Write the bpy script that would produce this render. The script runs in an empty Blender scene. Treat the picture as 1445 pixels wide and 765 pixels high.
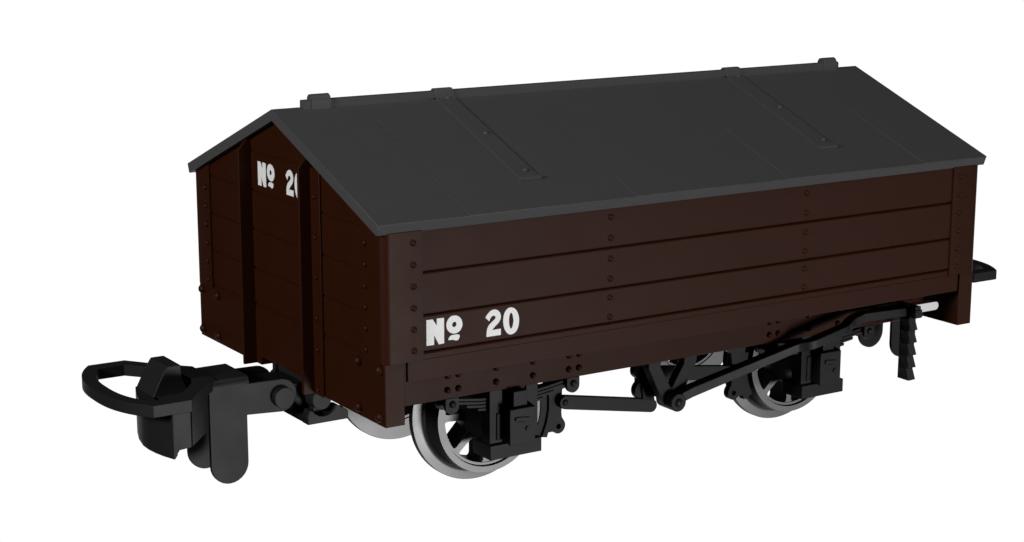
import bpy, bmesh, math
from mathutils import Vector, Matrix
from mathutils.geometry import tessellate_polygon
PI = math.pi
L, W = 4.0, 2.2385
C = W/2
AX = (0.925, 3.075)          # axle positions
AZ = -0.208                  # axle height
SC = bpy.context.scene
COL = SC.collection

# ------------------------------------------------------------------ materials
def mat(name, col, rough=0.45, metal=0.0, ior=1.45, var=0.12, scale=6.0, bump=0.0, bscale=120.0, rvar=0.06):
    m = bpy.data.materials.new(name); m.use_nodes = True
    nt = m.node_tree; b = nt.nodes['Principled BSDF']
    tc = nt.nodes.new('ShaderNodeTexCoord')
    nz = nt.nodes.new('ShaderNodeTexNoise'); nz.inputs['Scale'].default_value = scale; nz.inputs['Detail'].default_value = 5
    nt.links.new(tc.outputs['Object'], nz.inputs['Vector'])
    mx = nt.nodes.new('ShaderNodeMix'); mx.data_type = 'RGBA'
    mx.inputs['A'].default_value = tuple(c*(1-var) for c in col)+(1,)
    mx.inputs['B'].default_value = tuple(min(1, c*(1+var)) for c in col)+(1,)
    nt.links.new(nz.outputs['Fac'], mx.inputs['Factor'])
    nt.links.new(mx.outputs['Result'], b.inputs['Base Color'])
    mr = nt.nodes.new('ShaderNodeMapRange')
    mr.inputs['To Min'].default_value = rough-rvar; mr.inputs['To Max'].default_value = rough+rvar
    nt.links.new(nz.outputs['Fac'], mr.inputs['Value']); nt.links.new(mr.outputs['Result'], b.inputs['Roughness'])
    b.inputs['Metallic'].default_value = metal; b.inputs['IOR'].default_value = ior
    if bump:
        n2 = nt.nodes.new('ShaderNodeTexNoise'); n2.inputs['Scale'].default_value = bscale; n2.inputs['Detail'].default_value = 2
        nt.links.new(tc.outputs['Object'], n2.inputs['Vector'])
        bp = nt.nodes.new('ShaderNodeBump'); bp.inputs['Strength'].default_value = bump; bp.inputs['Distance'].default_value = 0.002
        nt.links.new(n2.outputs['Fac'], bp.inputs['Height']); nt.links.new(bp.outputs['Normal'], b.inputs['Normal'])
    return m
BROWN = mat('brown_paint', (0.0240, 0.0050, 0.0010), 0.50, ior=1.218, var=0.06, bump=0.08)
ROOFM = mat('roof_grey', (0.057, 0.057, 0.057), 0.52, ior=1.33, var=0.03, bump=0.05, rvar=0.02)
BLACK = mat('black_plastic', (0.0112, 0.0112, 0.0112), 0.50, ior=1.275, bump=0.06)
STEEL = mat('wheel_metal', (0.150, 0.150, 0.150), 0.47, metal=1.0, var=0.05)
WHITE = mat('white_paint', (0.80, 0.80, 0.80), 0.5, var=0.02)

# ------------------------------------------------------------------ mesh helper
class M:
    mx = my = False                      # mirror state shared by everything built
    def __init__(s): s.v = []; s.f = []
    def add(s, vs, fs):
        n = len(s.v); s.v += [tuple(v) for v in vs]; s.f += [tuple(i+n for i in f) for f in fs]; return s
    def box(s, x0, x1, y0, y1, z0, z1):
        vs = [(x, y, z) for x in (x0, x1) for y in (y0, y1) for z in (z0, z1)]
        return s.add(vs, [(0,1,3,2),(4,6,7,5),(0,4,5,1),(2,3,7,6),(0,2,6,4),(1,5,7,3)])
    def prism(s, poly, ax, a0, a1, holes=()):
        """poly in (x,z) for ax 'y', (y,z) for 'x', (x,y) for 'z'"""
        def P(p, a): return {'y': (p[0], a, p[1]), 'x': (a, p[0], p[1]), 'z': (p[0], p[1], a)}[ax]
        loops = [list(poly)]+[list(h) for h in holes]
        flat = [p for l in loops for p in l]; n = len(flat)
        tris = tessellate_polygon([[Vector((p[0], p[1], 0)) for p in l] for l in loops]) if (holes or len(poly) > 4) else [tuple(range(len(poly)))]
        vs = [P(p, a0) for p in flat]+[P(p, a1) for p in flat]
        fs = [tuple(t) for t in tris]+[tuple(i+n for i in reversed(t)) for t in tris]
        k = 0
        for l in loops:
            m = len(l)
            for i in range(m): a, b = k+i, k+(i+1) % m; fs.append((a, b, b+n, a+n))
            k += m
        return s.add(vs, fs)
    def lathe(s, prof, ax, c, n=32):
        """prof [(a, r)] along axis; c = the two other coordinates"""
        vs = []; fs = []
        for a, r in prof:
            for i in range(n):
                t = 2*PI*i/n; u, w = c[0]+r*math.cos(t), c[1]+r*math.sin(t)
                vs.append({'y': (u, a, w), 'x': (a, u, w), 'z': (u, w, a)}[ax])
        k = len(prof)
        for j in range(k-1):
            for i in range(n): fs.append((j*n+i, j*n+(i+1) % n, (j+1)*n+(i+1) % n, (j+1)*n+i))
        fs.append(tuple(range(n))); fs.append(tuple((k-1)*n+i for i in range(n)))
        return s.add(vs, fs)
    def cyl(s, ax, c, r, a0, a1, n=32): return s.lathe([(a0, r), (a1, r)], ax, c, n)
    def ring(s, prof, ax, c, n=64):      # closed profile revolved
        vs = []; fs = []
        for a, r in prof:
            for i in range(n):
                t = 2*PI*i/n; u, w = c[0]+r*math.cos(t), c[1]+r*math.sin(t)
                vs.append({'y': (u, a, w), 'x': (a, u, w), 'z': (u, w, a)}[ax])
        k = len(prof)
        for j in range(k):
            for i in range(n): fs.append((j*n+i, j*n+(i+1) % n, ((j+1) % k)*n+(i+1) % n, ((j+1) % k)*n+i))
        return s.add(vs, fs)
    def loft(s, secs):                   # list of quads (4 points), closed ends
        n = len(s.v); k = len(secs); m = len(secs[0])
        fs = [tuple(range(m)), tuple((k-1)*m+i for i in range(m))]
        for j in range(k-1):
            for i in range(m): fs.append((j*m+i, j*m+(i+1) % m, (j+1)*m+(i+1) % m, (j+1)*m+i))
        return s.add([p for q in secs for p in q], fs)
    def build(s, name, m, parent, bev=0.0, seg=2, smooth=32, label=None):
        vs = [((L-x) if M.mx else x, (W-y) if M.my else y, z) for x, y, z in s.v]
        lo = [min(v[i] for v in vs) for i in range(3)]; hi = [max(v[i] for v in vs) for i in range(3)]
        c = Vector([(a+b)/2 for a, b in zip(lo, hi)])
        me = bpy.data.meshes.new(name)
        bm = bmesh.new()
        bv = [bm.verts.new(Vector(v)-c) for v in vs]
        for f in s.f:
            try: bm.faces.new([bv[i] for i in f])
            except ValueError: pass
        bmesh.ops.recalc_face_normals(bm, faces=bm.faces)
        bm.to_mesh(me); bm.free()
        me.shade_smooth(); me.set_sharp_from_angle(angle=math.radians(smooth))
        me.materials.append(m)
        o = bpy.data.objects.new(name, me); COL.objects.link(o)
        o.parent = parent
        o.location = c-wpos(parent)
        if bev:
            b = o.modifiers.new('bevel', 'BEVEL'); b.width = bev; b.segments = seg; b.limit_method = 'ANGLE'; b.angle_limit = math.radians(38)
            b.harden_normals = False
        if label: o['label'] = label
        return o
def wpos(o):
    p = Vector((0, 0, 0))
    while o is not None: p += o.location; o = o.parent
    return p
def arc(cx, cy, r, a0, a1, n=8):
    return [(cx+r*math.cos(math.radians(a0+(a1-a0)*i/n)), cy+r*math.sin(math.radians(a0+(a1-a0)*i/n))) for i in range(n+1)]

# rivet heads: one shared mesh per size, each head an object of its own
_riv = {}
def rivet_mesh(r, h, m):
    k = (r, h, m.name)
    if k not in _riv:
        bm = bmesh.new(); n = 20; rings = []
        for j in range(6):
            t = j/6*PI/2
            rr = r*math.cos(t); zz = h*math.sin(t)
            rings.append([bm.verts.new((rr*math.cos(2*PI*i/n), rr*math.sin(2*PI*i/n), zz)) for i in range(n)])
        base = [bm.verts.new((r*math.cos(2*PI*i/n), r*math.sin(2*PI*i/n), -0.004)) for i in range(n)]
        top = bm.verts.new((0, 0, h))
        for a, b in zip([base]+rings[:-1], rings):
            for i in range(n): bm.faces.new((a[i], a[(i+1) % n], b[(i+1) % n], b[i]))
        for i in range(n): bm.faces.new((rings[-1][i], rings[-1][(i+1) % n], top))
        bm.faces.new(list(reversed(base)))
        me = bpy.data.meshes.new('rivet'); bm.to_mesh(me); bm.free(); me.shade_smooth(); me.materials.append(m)
        _riv[k] = me
    return _riv[k]
def rivet(p, nrm, parent, r=0.0165, h=0.0155, m=None, name='rivet'):
    p = Vector(p); nrm = Vector(nrm)
    if M.mx: p.x = L-p.x; nrm.x = -nrm.x
    if M.my: p.y = W-p.y; nrm.y = -nrm.y
    o = bpy.data.objects.new(name, rivet_mesh(r, h, m or BROWN)); COL.objects.link(o)
    o.parent = parent; o.location = p-wpos(parent)
    o.rotation_mode = 'QUATERNION'; o.rotation_quaternion = nrm.to_track_quat('Z', 'Y')
    return o

# ------------------------------------------------------------------ the wagon
root = bpy.data.objects.new('goods_wagon', None); COL.objects.link(root)
root.location = (L/2, C, AZ-0.4005)
root['label'] = 'brown model goods wagon with dark grey peaked roof and white number 20'
root['category'] = 'railway wagon'

# roof ---------------------------------------------------------------
RA = 0.0393; RE = 0.0245; REZ = 1.0129; RR = 1.447
sl = Vector((0, C+RE, RR-REZ)); SLEN = sl.length; sl.normalize(); nr = Vector((0, -sl.z, sl.y))
TH = 0.057
def rp(x, s_, off=0.0):                 # point on the near roof slope
    return Vector((x, -RE, REZ))+sl*s_+nr*off
roofm = M()
seams = [-RA, 0.468, 1.486, 2.514, 3.532, L+RA]
g = 0.0009
prof_y = [(-RE, REZ), (C, RR), (W+RE, REZ), (W+RE-nr.y*-TH*0-0, REZ)]
b_l = (-RE-nr.y*TH, REZ-nr.z*TH); b_c = (C, RR-TH/nr.z); b_r = (W+RE+nr.y*TH, REZ-nr.z*TH)
for a, b in zip(seams[:-1], seams[1:]):
    x0 = a+(g if a > 0 else 0); x1 = b-(g if b < L else 0)
    roofm.prism([(-RE, REZ), (C, RR), (W+RE, REZ), b_r, b_c, b_l], 'x', x0, x1)
e = 0.004                                # core closing the joints between the sheets
eo = (-nr.z*0-sl.y*.0012, -sl.z*.0012)     # the eaves edge stays in one piece
roofm.prism([(-RE+eo[0], REZ+eo[1]-.003), (-RE+.004, REZ-.0018), (C, RR-.0025), (W+RE-.004, REZ-.0018), (W+RE-eo[0], REZ+eo[1]-.003), (b_r[0]-eo[0], b_r[1]+eo[1]+.002), (b_c[0], b_c[1]+e), (b_l[0]+eo[0], b_l[1]+eo[1]+.002)], 'x', -RA+e, L+RA-e)
roof = roofm.build('roof', ROOFM, root, bev=0.0018, seg=1)
for far in (False, True):
    M.my = far
    for x0, x1, xr in ((0.933, 1.047, 1.006), (2.963, 3.076, 3.052)):
        st = M(); t = 0.0095
        pts = [rp(x0, .266), rp(x1, .266), rp(x1, SLEN-.012), rp(x0, SLEN-.012)]
        st.add([p-nr*.004 for p in pts]+[p+nr*t for p in pts], [(0,1,2,3),(4,5,6,7),(0,1,5,4),(1,2,6,5),(2,3,7,6),(3,0,4,7)])
        pts = [rp(x0-.002, .264), rp(x1+.002, .264), rp(x1+.002, .290), rp(x0-.002, .290)]     # thicker toe at the lower end
        st.add([p-nr*.004 for p in pts]+[p+nr*.019 for p in pts], [(0,1,2,3),(4,5,6,7),(0,1,5,4),(1,2,6,5),(2,3,7,6),(3,0,4,7)])
        so = st.build('roof_strap', ROOFM, root)
        for s_ in (.352, .771, 1.189): rivet(rp(xr, s_, t), nr, so, 0.015, 0.010, ROOFM)
M.my = False
bar = M()
bw = .023
bar.prism([(C-bw, RR-.02), (C-bw, 1.475), (C-bw+.003, 1.481), (C-.010, 1.484), (C+.010, 1.484), (C+bw-.003, 1.481), (C+bw, 1.475), (C+bw, RR-.02)], 'x', 0.137, 3.872)
bar.build('ridge_bar', ROOFM, root)
for x0, x1 in ((0.183, 0.292), (3.745, 3.848)):
    b = M(); w = .034
    b.prism([(C-w, 1.415), (C-w, 1.475)]+[(p[0], p[1]) for p in arc(C, 1.478, w, 180, 0, 10)]+[(C+w, 1.475), (C+w, 1.415)], 'x', x0, x1)
    b.build('ridge_bracket', ROOFM, root, bev=0.005, seg=3)
for x0, x1 in ((0.933, 1.047), (2.963, 3.076)):
    b = M(); w = .031
    b.prism([(C-w-.004, 1.43), (C-w, 1.472), (C-w+.007, 1.487), (C-.012, 1.495), (C+.012, 1.495), (C+w-.007, 1.487), (C+w, 1.472), (C+w+.004, 1.43)], 'x', x0, x1)
    b.build('ridge_collar', ROOFM, root, bev=0.002)

def soffit(y): return RR-TH/nr.z-abs(y-C)*(sl.z/sl.y)+.004

# lettering ----------------------------------------------------------
LN = [(0.2326, 0.5133), (0.2681, 0.5129), (0.2916, 0.4771), (0.292, 0.5137), (0.3326, 0.5126), (0.3325, 0.3835), (0.3022, 0.3821), (0.2757, 0.4324), (0.2752, 0.3832), (0.2322, 0.3836)]
LO = [(0.3968, 0.5164), (0.4154, 0.5107), (0.431, 0.4955), (0.4387, 0.4747), (0.4374, 0.455), (0.4261, 0.4367), (0.4092, 0.4258), (0.3886, 0.4243), (0.3664, 0.4316), (0.3509, 0.4485), (0.3452, 0.4706), (0.3502, 0.4929), (0.3651, 0.5107), (0.38, 0.5166)]
LOI = [(0.3928, 0.4857), (0.401, 0.4813), (0.4058, 0.4718), (0.402, 0.4614), (0.3907, 0.4563), (0.3807, 0.4619), (0.3778, 0.4712), (0.3828, 0.4821)]
LT = [(0.3556, 0.3961), (0.3606, 0.4076), (0.3718, 0.4176), (0.3886, 0.4193), (0.4196, 0.4178), (0.4221, 0.4075), (0.4183, 0.3948), (0.4089, 0.3878), (0.3958, 0.3893), (0.3828, 0.3947), (0.3698, 0.3948)]
L2 = [(0.5728, 0.4811), (0.5833, 0.4954), (0.5997, 0.5104), (0.6161, 0.5169), (0.6308, 0.5164), (0.6456, 0.5102), (0.6587, 0.4957), (0.6637, 0.4793), (0.6603, 0.4611), (0.6504, 0.4466), (0.6307, 0.4306), (0.6102, 0.4127), (0.6629, 0.4134), (0.6628, 0.3812), (0.5787, 0.3817), (0.5798, 0.4059), (0.5841, 0.4254), (0.593, 0.4399), (0.6094, 0.4535), (0.6274, 0.4654), (0.6334, 0.4732), (0.6291, 0.4829), (0.6203, 0.4869), (0.6095, 0.4835), (0.6012, 0.4746), (0.594, 0.4598)]
L0 = [(0.7282, 0.5149), (0.7431, 0.5092), (0.7581, 0.4944), (0.7681, 0.4729), (0.7724, 0.4493), (0.7705, 0.4206), (0.7615, 0.3958), (0.7465, 0.3805), (0.7265, 0.3746), (0.7099, 0.3774), (0.6949, 0.3904), (0.6834, 0.4121), (0.6768, 0.4417), (0.6785, 0.4702), (0.6868, 0.4949), (0.7, 0.509), (0.7132, 0.5153)]
L0I = [(0.7248, 0.4886), (0.7315, 0.482), (0.7375, 0.4596), (0.7391, 0.4421), (0.7348, 0.4167), (0.7248, 0.4022), (0.7172, 0.4104), (0.7115, 0.4313), (0.7109, 0.4545), (0.7139, 0.4742), (0.7192, 0.4864)]
def subdiv(p, it=2):                    # round the curved outlines
    for _ in range(it):
        q = []
        for a, b in zip(p, p[1:]+p[:1]): q += [(a[0]*.75+b[0]*.25, a[1]*.75+b[1]*.25), (a[0]*.25+b[0]*.75, a[1]*.25+b[1]*.75)]
        p = q
    return p
GLY = [(LN, (), 'letter'), (subdiv(LO), (subdiv(LOI),), 'letter'), (subdiv(LT, 1), (), 'letter_underline'), (L2, (), 'numeral'), (subdiv(L0), (subdiv(L0I),), 'numeral')]
def lettering(parent, side):
    for out, holes, nm in GLY:
        m = M()
        if side:
            f = (lambda p: (p[0], p[1])) if not M.my else (lambda p: (L-p[0], p[1]))
            m.prism([f(p) for p in out], 'y', -.0022, .003, [[f(p) for p in h] for h in holes])
        else:
            f = (lambda p: (1.387-(p[0]-.2326), p[1]+.6245)) if not M.mx else (lambda p: (W-1.387+(p[0]-.2326), p[1]+.6245))
            m.prism([f(p) for p in out], 'x', -.0022, .003, [[f(p) for p in h] for h in holes])
        m.build(nm, WHITE, parent)

GR = [(0.344, 0.361), (0.530, 0.547), (0.745, 0.762)]      # grooves between side planks
def side(far):
    M.my = far
    # panel of four planks
    s_ = M()
    s_.box(.03, L-.03, .014, .06, .215, .97)
    zs = [.213]+[z for g_ in GR for z in g_]+[.985]
    for z0, z1 in zip(zs[0::2], zs[1::2]):
        x0 = .127 if z0 < .3 else .16
        r = .012
        if z0 < .3:
            s_.box(x0, L-x0, 0, .03, z0, .317)
        else:
            pass
        ch = .0115 if z1 < .9 else 0     # upper edge of the plank is chamfered
        s_.prism([(0, max(z0, .3165)), (.03, max(z0, .3165)), (.03, z1+ch), (.013, z1+ch), (0, z1)], 'x', .16, L-.16)
    sp = s_.build('side_panel', BROWN, root, bev=0.0018, seg=1)
    for x in (1.335, 2.665):
        for z in (.916, .806, .696, .590, .490, .386): rivet((x, 0, z), (0, -1, 0), sp)
    lettering(sp, True)
    # solebar under the panel
    sb = M(); sb.box(.108, L-.108, .28, .34, 0.0, .213)
    so = sb.build('solebar', BROWN, root, bev=0.002, seg=1)
    for ax in AX:
        for dx in (-.41, -.345, -.115, .115, .345, .41):
            for z in (.049, .125): rivet((ax+dx, .28, z), (0, -1, 0), so, .018, .021)
    if True:
        # running gear on this side
        for k, ax in enumerate(AX): gear(ax, k)
        if not far: hanger_v()
    M.my = False

def gear(ax, k):
    # wheel ---------------------------------------------------------
    c = (ax, AZ)
    fil = [(p[0], p[1]) for p in arc(.634, .359, .031, -90, -3, 9)]
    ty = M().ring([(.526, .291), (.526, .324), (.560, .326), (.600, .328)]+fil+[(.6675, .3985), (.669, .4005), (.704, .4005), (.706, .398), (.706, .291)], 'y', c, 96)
    w = M()
    w.ring([(.541, .272), (.541, .2865), (.70, .2865), (.70, .272)], 'y', c, 72)
    sp0 = 0
    for i in range(8):
        a = math.radians(177.5+45*i); u = Vector((math.cos(a), math.sin(a))); v = Vector((-u.y, u.x))
        pts = []
        for r, hw in ((.10, .027), (.20, .020), (.25, .018), (.262, .021), (.270, .030), (.276, .044)):
            pts.append((r, hw))
        poly = [tuple(Vector(c)+u*r+v*hw) for r, hw in pts]+[tuple(Vector(c)+u*r-v*hw) for r, hw in reversed(pts)]
        w.prism(poly, 'y', .546+.0003*i, .700+.0003*i)
    wo = w.build('wheel', STEEL, root, bev=0.003, seg=2)
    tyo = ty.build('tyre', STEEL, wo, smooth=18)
    tyo.data.materials.append(BLACK)      # dark reflection painted in as black on tread and flange rim, bright faces
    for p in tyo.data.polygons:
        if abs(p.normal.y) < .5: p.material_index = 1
    M().lathe([(.44, .0), (.44, .055), (.452, .075), (.50, .098), (.535, .125), (.548, .146), (.552, .152), (.60, .152), (.72, .12), (.74, .0001)], 'y', c, 48).build('hub', STEEL, wo, smooth=50)
    # axle guard ----------------------------------------------------
    gm = M()
    for s0, s1 in ((-.151, -.073), (.077, .150)):
        gm.box(ax+s0, ax+s1, .285, .304, -.295, .06)
        gm.box(ax+s0+.002, ax+s1-.002, .302, .372, -.293, -.118)
    gm.box(ax-.08, ax+.08, .310, .365, -.293, -.10)
    go = gm.build('axle_guard', BLACK, root, bev=0.002)
    M().box(ax-.161, ax+.161, .262, .440, -.371, -.292).build('keep_plate', BLACK, go, bev=0.003)
    M().box(ax-.112, ax-.078, .276, .287, -.272, -.125).build('guide', BLACK, go, bev=0.004)
    M().box(ax+.078, ax+.112, .276, .287, -.272, -.125).build('guide', BLACK, go, bev=0.004)
    ab = M()
    ab.loft([[(ax-.079, .200, -.289), (ax+.079, .200, -.289), (ax+.079, .200, -.092), (ax-.079, .200, -.092)],
             [(ax-.081, .285, -.272), (ax+.081, .285, -.272), (ax+.081, .285, -.078), (ax-.081, .285, -.078)]])
    abo = ab.build('axle_box', BLACK, root, bev=0.004)
    pill = arc(ax-.036, -.150, .013, 90, 270, 8)+arc(ax+.036, -.158, .013, -90, 90, 8)
    M().prism(pill, 'y', .190, .204).build('lid_bar', BLACK, abo, bev=0.003)
    M().prism(arc(ax+.030, -.208, .013, 0, 360, 14)[:-1], 'y', .190, .204).build('lid_catch', BLACK, abo, bev=0.002)
    # leaf spring ---------------------------------------------------
    sp = M()
    def zc(dx): return -.047+(.031)*(dx/.36)**2*1.15
    for j, hl in enumerate((.372, .345, .275, .205)):
        secs = []
        for i in range(17):
            dx = -hl+2*hl*i/16; z = zc(dx)-.0185*j
            secs.append([(ax+dx, .312, z-.0155), (ax+dx, .372, z-.0155), (ax+dx, .372, z), (ax+dx, .312, z)])
        sp.loft(secs)
    spo = sp.build('leaf_spring', BLACK, root, bev=0.002, seg=1)
    M().box(ax-.040, ax+.046, .226, .380, -.095, -.006).build('spring_buckle', BLACK, spo, bev=0.003)
    for sgn in (-1, 1):
        x = ax+sgn*.378
        h = M()
        r = .041
        h.prism([(x-r, -.002), (x-r, -.046)]+arc(x, -.046, r, 180, 360, 12)[1:-1]+[(x+r, -.046), (x+r, -.002)], 'y', .283, .306)
        h.prism([(x-r, -.002), (x-r, -.046)]+arc(x, -.046, r, 180, 360, 12)[1:-1]+[(x+r, -.046), (x+r, -.002)], 'y', .378, .40)
        h.cyl('y', (x, -.035), .027, .300, .384, 20)
        ho = h.build('spring_hanger', BLACK, root, bev=0.003)
        rivet((x, .283, -.034), (0, -1, 0), ho, .020, .016, BLACK, 'bolt')
    if M.my: return                       # brakes on the near side only
    # brake hanger and shoe (toward the middle of the wagon) ---------
    d = 1 if k == 0 else -1
    def X(v): return ax+d*v               # v measured from the axle
    pl = [(.385, .10), (.385, -.04)]
    a0 = [( .388*math.cos(math.radians(t)), AZ+.388*math.sin(math.radians(t))) for t in (17, 10, 3, -4, -11, -18, -25, -29)]
    prof = [(.44, .02), (.41, .03), (.372, .03), (.366, -.03)]+a0+[(.375, -.402), (.383, -.376), (.412, -.376)]
    prof += arc(.452, -.349, .044, 215, 395, 12)
    prof += [(.473, -.300), (.470, -.275)]
    prof += [(.474, -.150), (.482, -.105)]+arc(.474, -.060, .044, -50, 60, 8)+[(.49, .02)]
    bh = M().prism([(X(p[0]), p[1]) for p in prof], 'y', .530, .572, [[(X(p[0]), p[1]) for p in arc(.452, -.352, .015, 0, 360, 16)[:-1]]])
    bo = bh.build('brake_hanger', BLACK, root, bev=0.003)
    M().box(min(X(.43), X(.475)), max(X(.43), X(.475)), .562, .580, -.38, -.32).build('hanger_backing', BLACK, bo)
    t0, t1 = 14, -30
    shoe = [(.342*math.cos(math.radians(t0+(t1-t0)*i/12)), AZ+.342*math.sin(math.radians(t0+(t1-t0)*i/12))) for i in range(13)]
    shoe += [(.386*math.cos(math.radians(t1+(t0-t1)*i/12)), AZ+.386*math.sin(math.radians(t1+(t0-t1)*i/12))) for i in range(13)]
    M().prism([(X(p[0]), p[1]) for p in shoe], 'y', .545, .655).build('brake_shoe', BLACK, bo, bev=0.003)
    rivet((X(.470), .530, -.064), (0, -1, 0), bo, .017, .014, BLACK, 'bolt')

def capsule(p, q, r, n=10):
    a = math.degrees(math.atan2(q[1]-p[1], q[0]-p[0]))
    return arc(p[0], p[1], r, a+90, a+270, n)+arc(q[0], q[1], r, a-90, a+90, n)

def hanger_v():
    xm = L/2
    # push rods from the middle crank to the two brake hangers
    o = M().prism(capsule((1.393, -.207), (1.985, -.318), .038), 'y', .485, .524).build('brake_push_rod', BLACK, root, bev=0.003)
    rivet((1.390, .485, -.205), (0, -1, 0), o, .018, .012, BLACK, 'bolt')
    o = M().prism(capsule((1.93, -.125), (2.61, -.220), .042), 'y', .500, .535).build('brake_push_rod', BLACK, root, bev=0.003)
    rivet((2.612, .500, -.220), (0, -1, 0), o, .018, .012, BLACK, 'bolt')
    ck = M().prism(arc(1.920, -.105, .050, 0, 360, 24)[:-1], 'y', .500, .545)
    ck.prism(arc(1.935, -.222, .056, 0, 360, 24)[:-1], 'y', .501, .544)
    ck.prism([(1.897, -.06), (1.975, -.06), (1.99, -.22), (1.905, -.22), (1.900, -.16)], 'y', .503, .542)
    ck.prism([(1.915, -.20), (1.995, -.20), (2.01, -.31), (1.955, -.33), (1.925, -.27)], 'y', .4865, .505)
    ck.build('brake_crank', BLACK, root, bev=0.004)
    # V hanger with its boss
    v = M()
    v.prism([(xm-.163, .10), (xm-.163, -.045), (xm-.058, -.255), (xm-.02, -.295), (xm+.02, -.295), (xm+.058, -.255), (xm+.175, -.045), (xm+.175, .10),
             (xm+.085, .10), (xm+.085, -.045), (xm+.02, -.145), (xm+.006, -.172), (xm-.006, -.172), (xm-.02, -.145), (xm-.078, -.045), (xm-.078, .10)], 'y', .322, .380)
    vo = v.build('v_hanger', BLACK, root, bev=0.004)
    M().cyl('y', (xm, -.247), .052, .255, .40, 32).build('boss', BLACK, vo, bev=0.004)
    rivet((xm, .255, -.247), (0, -1, 0), vo, .026, .016, BLACK, 'bolt')

side(False); side(True)
# cross shaft between the two V hangers, and the axles
M().cyl('y', (2.0, -.230), .030, .40, .60, 24).build('brake_shaft', BLACK, root)
for ax in AX: M().cyl('y', (ax, AZ), .045, .72, W-.72, 24).build('axle', BLACK, root)
M().box(.11, L-.11, .062, W-.062, .216, .262).build('floor', BROWN, root)
for x in (.5, 1.30, 2.64, 3.44): M().box(x, x+.06, .342, W-.342, .06, .20).build('cross_bearer', BROWN, root)

# ends ---------------------------------------------------------------
def end(far):
    M.mx = far
    e_ = M()
    T = .06
    zb = .331
    gz = [.340, .542, .756, .972, 1.187]
    gh = .0055
    def zs_(y): return soffit(y)
    def slab(x0, x1, z0, z1):            # gable-shaped slice between two heights
        pts = []
        lo, hi = .03, W-.03
        if z1 <= soffit(lo): poly = [(lo, z0), (hi, z0), (hi, z1), (lo, z1)]
        else:
            k = sl.z/sl.y; top = soffit(C)
            def yat(z): return C-(top-z)/k
            poly = []
            if z0 < soffit(lo): poly += [(lo, z0), (hi, z0), (hi, soffit(hi))]
            else: poly += [(yat(z0), z0), (W-yat(z0), z0)]
            if z1 < top: poly += [(W-yat(z1), z1), (yat(z1), z1)]
            else: poly += [(C, top)]
            if z0 < soffit(lo): poly += [(lo, soffit(lo))]
        e_.prism(poly, 'x', x0, x1)
    slab(.008, T, zb, 9)
    zz = [zb-.004]+gz+[9]
    for a, b in zip(zz[:-1], zz[1:]): slab(0, .02, a+gh, b-gh)
    ep = e_.build('end_panel', BROWN, root, bev=0.0015, seg=1)
    lettering(ep, False)
    # headstock with the slot for the coupling
    h = M()
    h.prism([(0, 0), (.825, 0), (.825, .047), (W-.825, .047), (W-.825, 0), (W, 0), (W, .317), (0, .317)], 'x', 0, .108)
    h.box(.004, .104, .03, W-.03, .314, .336)
    ho = h.build('headstock', BROWN, root, bev=0.0025, seg=2)
    for y in (.047, .266, W-.266, W-.047):
        for z in (.046, .283): rivet((0, y, z), (-1, 0, 0), ho, .028, .028, BROWN, 'bolt')
    # corner plates wrapped round the two corners
    for fy in (False, True):
        M.my = fy
        r = .050
        pl = [(-.012, .210), (-.012, r-.012)]+arc(r-.012, r-.012, r, 180, 270, 8)[1:-1]+[(r-.012, -.012), (.210, -.012), (.210, .004), (.05, .004), (.004, .05), (.004, .210)]
        cp = M()
        def ztop(y): return soffit(max(y, 0.0))
        n = len(pl)
        vs = [(p[0], p[1], .3175) for p in pl]+[(p[0], p[1], ztop(p[1])) for p in pl]
        tris = tessellate_polygon([[Vector((p[0], p[1], 0)) for p in pl]])
        cp.add(vs, [tuple(t) for t in tris]+[tuple(i+n for i in reversed(t)) for t in tris]+[(i, (i+1) % n, (i+1) % n+n, i+n) for i in range(n)])
        co = cp.build('corner_plate', BROWN, root, bev=0.003, seg=2, smooth=40)
        for z in (.908, .800, .692, .585, .478, .371):
            rivet((.157, -.012, z), (0, -1, 0), co)
        for z in (.898, .791, .684, .577, .470, .363): rivet((-.012, .163, z), (-1, 0, 0), co, .0165, .014)
        # upright iron: fin plus riveted flange
        f = M()
        f.prism([(0.002, 0), (-.075, 0), (-.075, 1.19), (-.026, 1.246), (0.002, 1.246)], 'y', .744, .766)
        f.box(-.012, .003, .642, .745, 0.0, 1.19)
        fo = f.build('end_stanchion', BROWN, root, bev=0.003, seg=2)
        for z in (1.045, .835, .628, .412, .245, .030): rivet((-.012, .696, z), (-1, 0, 0), fo, .0145, .013)
    M.my = False
    M.mx = False
end(False); end(True)

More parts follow.
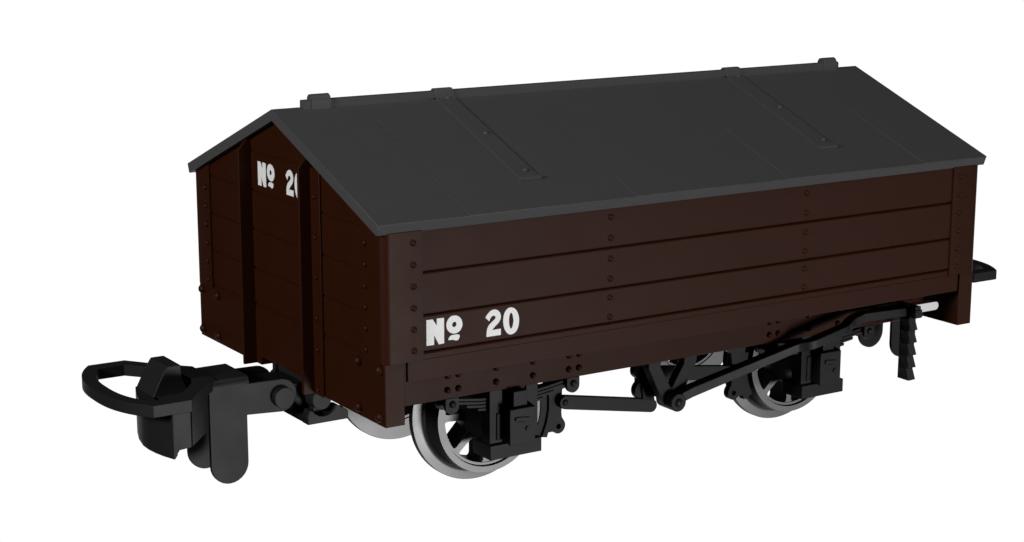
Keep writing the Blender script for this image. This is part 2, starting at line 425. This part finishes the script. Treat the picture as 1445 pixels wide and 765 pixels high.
# brake lever on the near side ---------------------------------------
def lever():
    path = [(2.03, .262, -.196), (2.10, .255, -.172), (2.77, .165, .000), (2.795, .157, .008), (2.825, .128, .016), (2.85, .110, .023), (2.885, .105, .030),
            (3.095, .105, .075), (3.125, .108, .082), (3.150, .120, .090), (3.185, .135, .102), (3.21, .140, .108), (3.275, .135, .127), (3.61, .128, .119)]
    H, D = .052, .070
    secs = []
    for x, y, z in path:
        h = H if x > 2.6 else H+.006
        secs.append([(x, y, z-h), (x, y+D, z-h), (x, y+D, z), (x, y, z)])
    lo = M().loft(secs).build('brake_lever', BLACK, root, bev=0.004, smooth=40)
    hn = M()
    xe, zc_ = 3.805, .112; r = .025
    poly = [(3.60, zc_-r), (xe, zc_-r)]+arc(xe, zc_, r, -90, 90, 12)[1:-1]+[(xe, zc_+r), (3.60, zc_+r)]
    hn.prism(poly, 'y', .100, .160)
    hn.build('lever_handle', WHITE, lo, bev=0.010, seg=3, label='white tip of the brake lever')
    gm = M()
    gm.box(3.600, 3.640, .102, .185, -.322, .125)
    gm.box(3.42, 3.645, .195, .30, .110, .140)
    gm.box(3.600, 3.645, .06, .29, .112, .138)
    gm.box(3.598, 3.650, .052, .112, .068, .118)
    gd = gm.build('lever_guide', BLACK, root, bev=0.003)
    z1 = .060
    for i in range(5):
        z0 = z1-.0765
        M().prism([(3.585, z1), (3.636, z1), (3.664, z0), (3.607, z0-.002)], 'y', .096+.0004*i, .16+.0004*i).build('ratchet_tooth', BLACK, gd, bev=0.002)
        z1 = z0
lever()

# couplings ----------------------------------------------------------
def coupling(far):
    M.mx = M.my = far                    # the far coupling is the near one turned half round
    hk = M()
    # hook body with its rounded nose
    nose = [(-.832, .665), (-.856, .74), (-.870, .81), (-.878, .885), (-.876, .965), (-.852, 1.085), (-.815, 1.20), (-.795, 1.25)]
    back = [(-.72, 1.25), (-.78, 1.0), (-.79, .72), (-.826, .665)]
    hk.prism(nose+back, 'z', -.195, .036)
    # body behind the nose with its stepped lower edge
    side_p = [(-.831, .036), (-.831, -.1945), (-.80, -.152), (-.78, -.151), (-.737, -.146), (-.737, .036)]
    hk.prism(side_p, 'y', .6655, .80)
    hk.prism([(-.80, .036), (-.80, -.15), (-.66, -.09), (-.66, .036)], 'y', .80, 1.24)
    # tapered web running back into the bracket
    n0 = [(-.730, .668, -.144, .037), (-.602, .841, -.158, .037), (-.520, .950, -.165, .036)]
    secs = []
    for x, y, z0, z1 in n0: secs.append([(x, y, z0), (x, 1.24, z0), (x, 1.24, z1), (x, y, z1)])
    hk.loft(secs)
    hko = hk.build('coupling_hook', BLACK, root, bev=0.003, smooth=24)
    up = M()
    up.loft([[(-.800, 1.000, .03), (-.800, 1.238, .03), (-.600, 1.238, .03), (-.600, 1.000, .03)],
             [(-.762, 1.003, .105), (-.762, 1.235, .105), (-.628, 1.235, .105), (-.628, 1.022, .105)],
             [(-.730, 1.004, .160), (-.730, 1.234, .160), (-.638, 1.234, .160), (-.638, 1.006, .160)],
             [(-.713, 1.006, .186), (-.713, 1.232, .186), (-.640, 1.232, .186), (-.640, 1.006, .186)]])
    up.build('hook_tooth', BLACK, hko, bev=0.004, smooth=50)
    # flat loop
    lp = M()
    def half(x0, dx, hw, n=22):          # curved front of the loop, from its tip to one side
        return [(-(x0+dx*(1-(i/n)**2.6)), C+hw*i/n) for i in range(n+1)]
    ho = half(.930, .138, .455)+[(-.900, 1.575), (-.728, 1.573), (-.60, 1.40), (-.47, 1.262)]
    outer = [(x, W-y) for x, y in reversed(ho[1:])]+ho
    hi_ = half(.905, .092, .363)+[(-.765, 1.482), (-.665, 1.36), (-.575, 1.24)]
    inner = [(x, W-y) for x, y in reversed(hi_[1:])]+hi_
    lp.prism(outer, 'z', .036, .096, [inner])
    lp.build('coupling_loop', BLACK, root, bev=0.003)
    # U bracket: top, two plates with tongues and pivot arms
    def plate(y0, y1):
        xr, xl = -.300, -.512; rz = -.375; rr = (xr-xl)/2
        out = [(xl, .055), (xl, rz)]+arc((xl+xr)/2, rz, rr, 180, 360, 14)[1:-1]+[(xr, rz), (xr, -.124), (-.100, -.137)]
        out += arc(-.100, -.047, .088, -90, 88, 12)[1:]+[(-.300, .045), (-.300, .055)]
        return M().prism(out, 'y', y0, y1)
    br = M()
    R_ = .035
    y0, y1 = .958, W-.958
    br.prism([(y0, .045)]+arc(y0+R_, .052, R_, 180, 90, 6)+arc(y1-R_, .052, R_, 90, 0, 6)+[(y1, .045), (y1-.02, .045), (y1-.03, .068), (y0+.03, .068), (y0+.02, .045)], 'x', -.512, -.285)
    bo = br.build('coupling_bracket', BLACK, root, bev=0.002, smooth=40)
    plate(.957, .980).build('side_plate', BLACK, bo, bev=0.003)
    plate(W-.980, W-.957).build('side_plate', BLACK, bo, bev=0.003)
    M().cyl('y', (-.100, -.055), .058, .918, W-.95, 36).build('pivot_pin', BLACK, bo, bev=0.003)
    # link to the mounting, and the mounting cradle
    lk = M().prism(capsule((-.08, -.062), (.09, -.082), .068), 'y', .985, W-.985)
    lk.build('drawbar', BLACK, root, bev=0.003)
    mt = M()
    ck = [(-.012, -.196), (.228, -.196), (.228, -.150), (.172, -.113)]+arc(.085, -.082, .077, -20, -150, 12)+[(.004, -.118), (-.012, -.150)]
    mt.prism(ck, 'y', .832, .90); mt.prism(ck, 'y', W-.90, W-.832)
    mt.box(-.010, .228, .88, W-.88, -.1955, -.158)
    mt.box(.05, .10, .895, W-.895, -.17, .041)
    mt.box(.030, .052, .895, .93, -.06, .040); mt.box(.030, .052, W-.93, W-.895, -.06, .040)
    mo = mt.build('coupling_mount', BLACK, root, bev=0.004)
    M().cyl('y', (.080, -.074), .055, .845, W-.845, 36).build('mount_pin', BLACK, mo, bev=0.003)
    M.mx = M.my = False
coupling(False); coupling(True)

# ------------------------------------------------------------------ camera
cd = bpy.data.cameras.new('camera'); cam = bpy.data.objects.new('camera', cd); COL.objects.link(cam)
cam.location = (-4.1680, -7.6558, 2.6639)
cam.rotation_euler = (1.3581, 0, -0.5692)
cd.sensor_fit = 'HORIZONTAL'; cd.sensor_width = 36.0; cd.lens = 36.0*2621.7/1445
cd.clip_start = 0.1; cd.clip_end = 500
SC.camera = cam

# ------------------------------------------------------------------ world light: dark, with an added white sector masked in behind the model
w = bpy.data.worlds.new('World'); SC.world = w; w.use_nodes = True
nt = w.node_tree; bg = nt.nodes['Background']
tc = nt.nodes.new('ShaderNodeTexCoord')
def vm(op, a, b=None):
    n = nt.nodes.new('ShaderNodeVectorMath'); n.operation = op
    nt.links.new(a, n.inputs[0])
    if b is not None: n.inputs[1].default_value = b
    return n
def mathn(op, a, b):
    n = nt.nodes.new('ShaderNodeMath'); n.operation = op; n.use_clamp = False
    for i, v in enumerate((a, b)):
        if isinstance(v, (int, float)): n.inputs[i].default_value = v
        else: nt.links.new(v, n.inputs[i])
    return n.outputs[0]
def ramp(v, a, b):
    n = nt.nodes.new('ShaderNodeMapRange'); n.clamp = True; n.interpolation_type = 'SMOOTHSTEP'
    n.inputs['From Min'].default_value = a; n.inputs['From Max'].default_value = b
    nt.links.new(v, n.inputs['Value']); return n.outputs['Result']
nrm = vm('NORMALIZE', tc.outputs['Generated']).outputs[0]
sep = nt.nodes.new('ShaderNodeSeparateXYZ'); nt.links.new(nrm, sep.inputs[0])
azc = math.radians(90-41)               # the direction the white sector is centred on
flat = vm('NORMALIZE', vm('MULTIPLY', nrm, (1, 1, 0)).outputs[0]).outputs[0]
dn = vm('DOT_PRODUCT', flat, (math.cos(azc), math.sin(azc), 0)).outputs['Value']
fa = ramp(dn, math.cos(math.radians(48)), math.cos(math.radians(40)))
fe = ramp(mathn('MULTIPLY', sep.outputs['Z'], -1.0), -math.sin(math.radians(1.5)), math.sin(math.radians(0.5)))
fac = mathn('MULTIPLY', fa, fe)
mixc = nt.nodes.new('ShaderNodeMix'); mixc.data_type = 'FLOAT'
nt.links.new(fac, mixc.inputs['Factor']); mixc.inputs['A'].default_value = 0.015; mixc.inputs['B'].default_value = 1.02
nt.links.new(mixc.outputs['Result'], bg.inputs['Strength']); bg.inputs['Color'].default_value = (1, 1, 1, 1)

def area(name, d, dist, size, power, at=(1.6, .6, .3)):
    ld = bpy.data.lights.new(name, 'AREA'); ld.shape = 'DISK'; ld.size = size; ld.energy = power
    o = bpy.data.objects.new(name, ld); COL.objects.link(o)
    d = Vector(d).normalized(); at = Vector(at)
    o.location = at+d*dist; o.rotation_euler = d.to_track_quat('Z', 'Y').to_euler()
    return o
def dirv(az, el):                       # az degrees to the right of -Y, elevation degrees
    a, e_ = math.radians(az), math.radians(el)
    return (math.sin(a)*math.cos(e_), -math.cos(a)*math.cos(e_), math.sin(e_))
area('key_lamp', dirv(11, -17), 18, 4.6, 2080)
area('right_fill', dirv(40, -12), 18, 5.5, 190)  # weak unseen fill, added to lift the sheen on right side and wheels
area('left_lamp', dirv(-80, 19), 18, 4.0, 2080)
area('top_lamp', dirv(0, 72), 16, 7.0, 750, at=(2.6, .8, .3))

SC.view_settings.view_transform = 'Standard'; SC.view_settings.look = 'None'
SC.view_settings.exposure = 0; SC.view_settings.gamma = 1
SC.cycles.max_bounces = 6
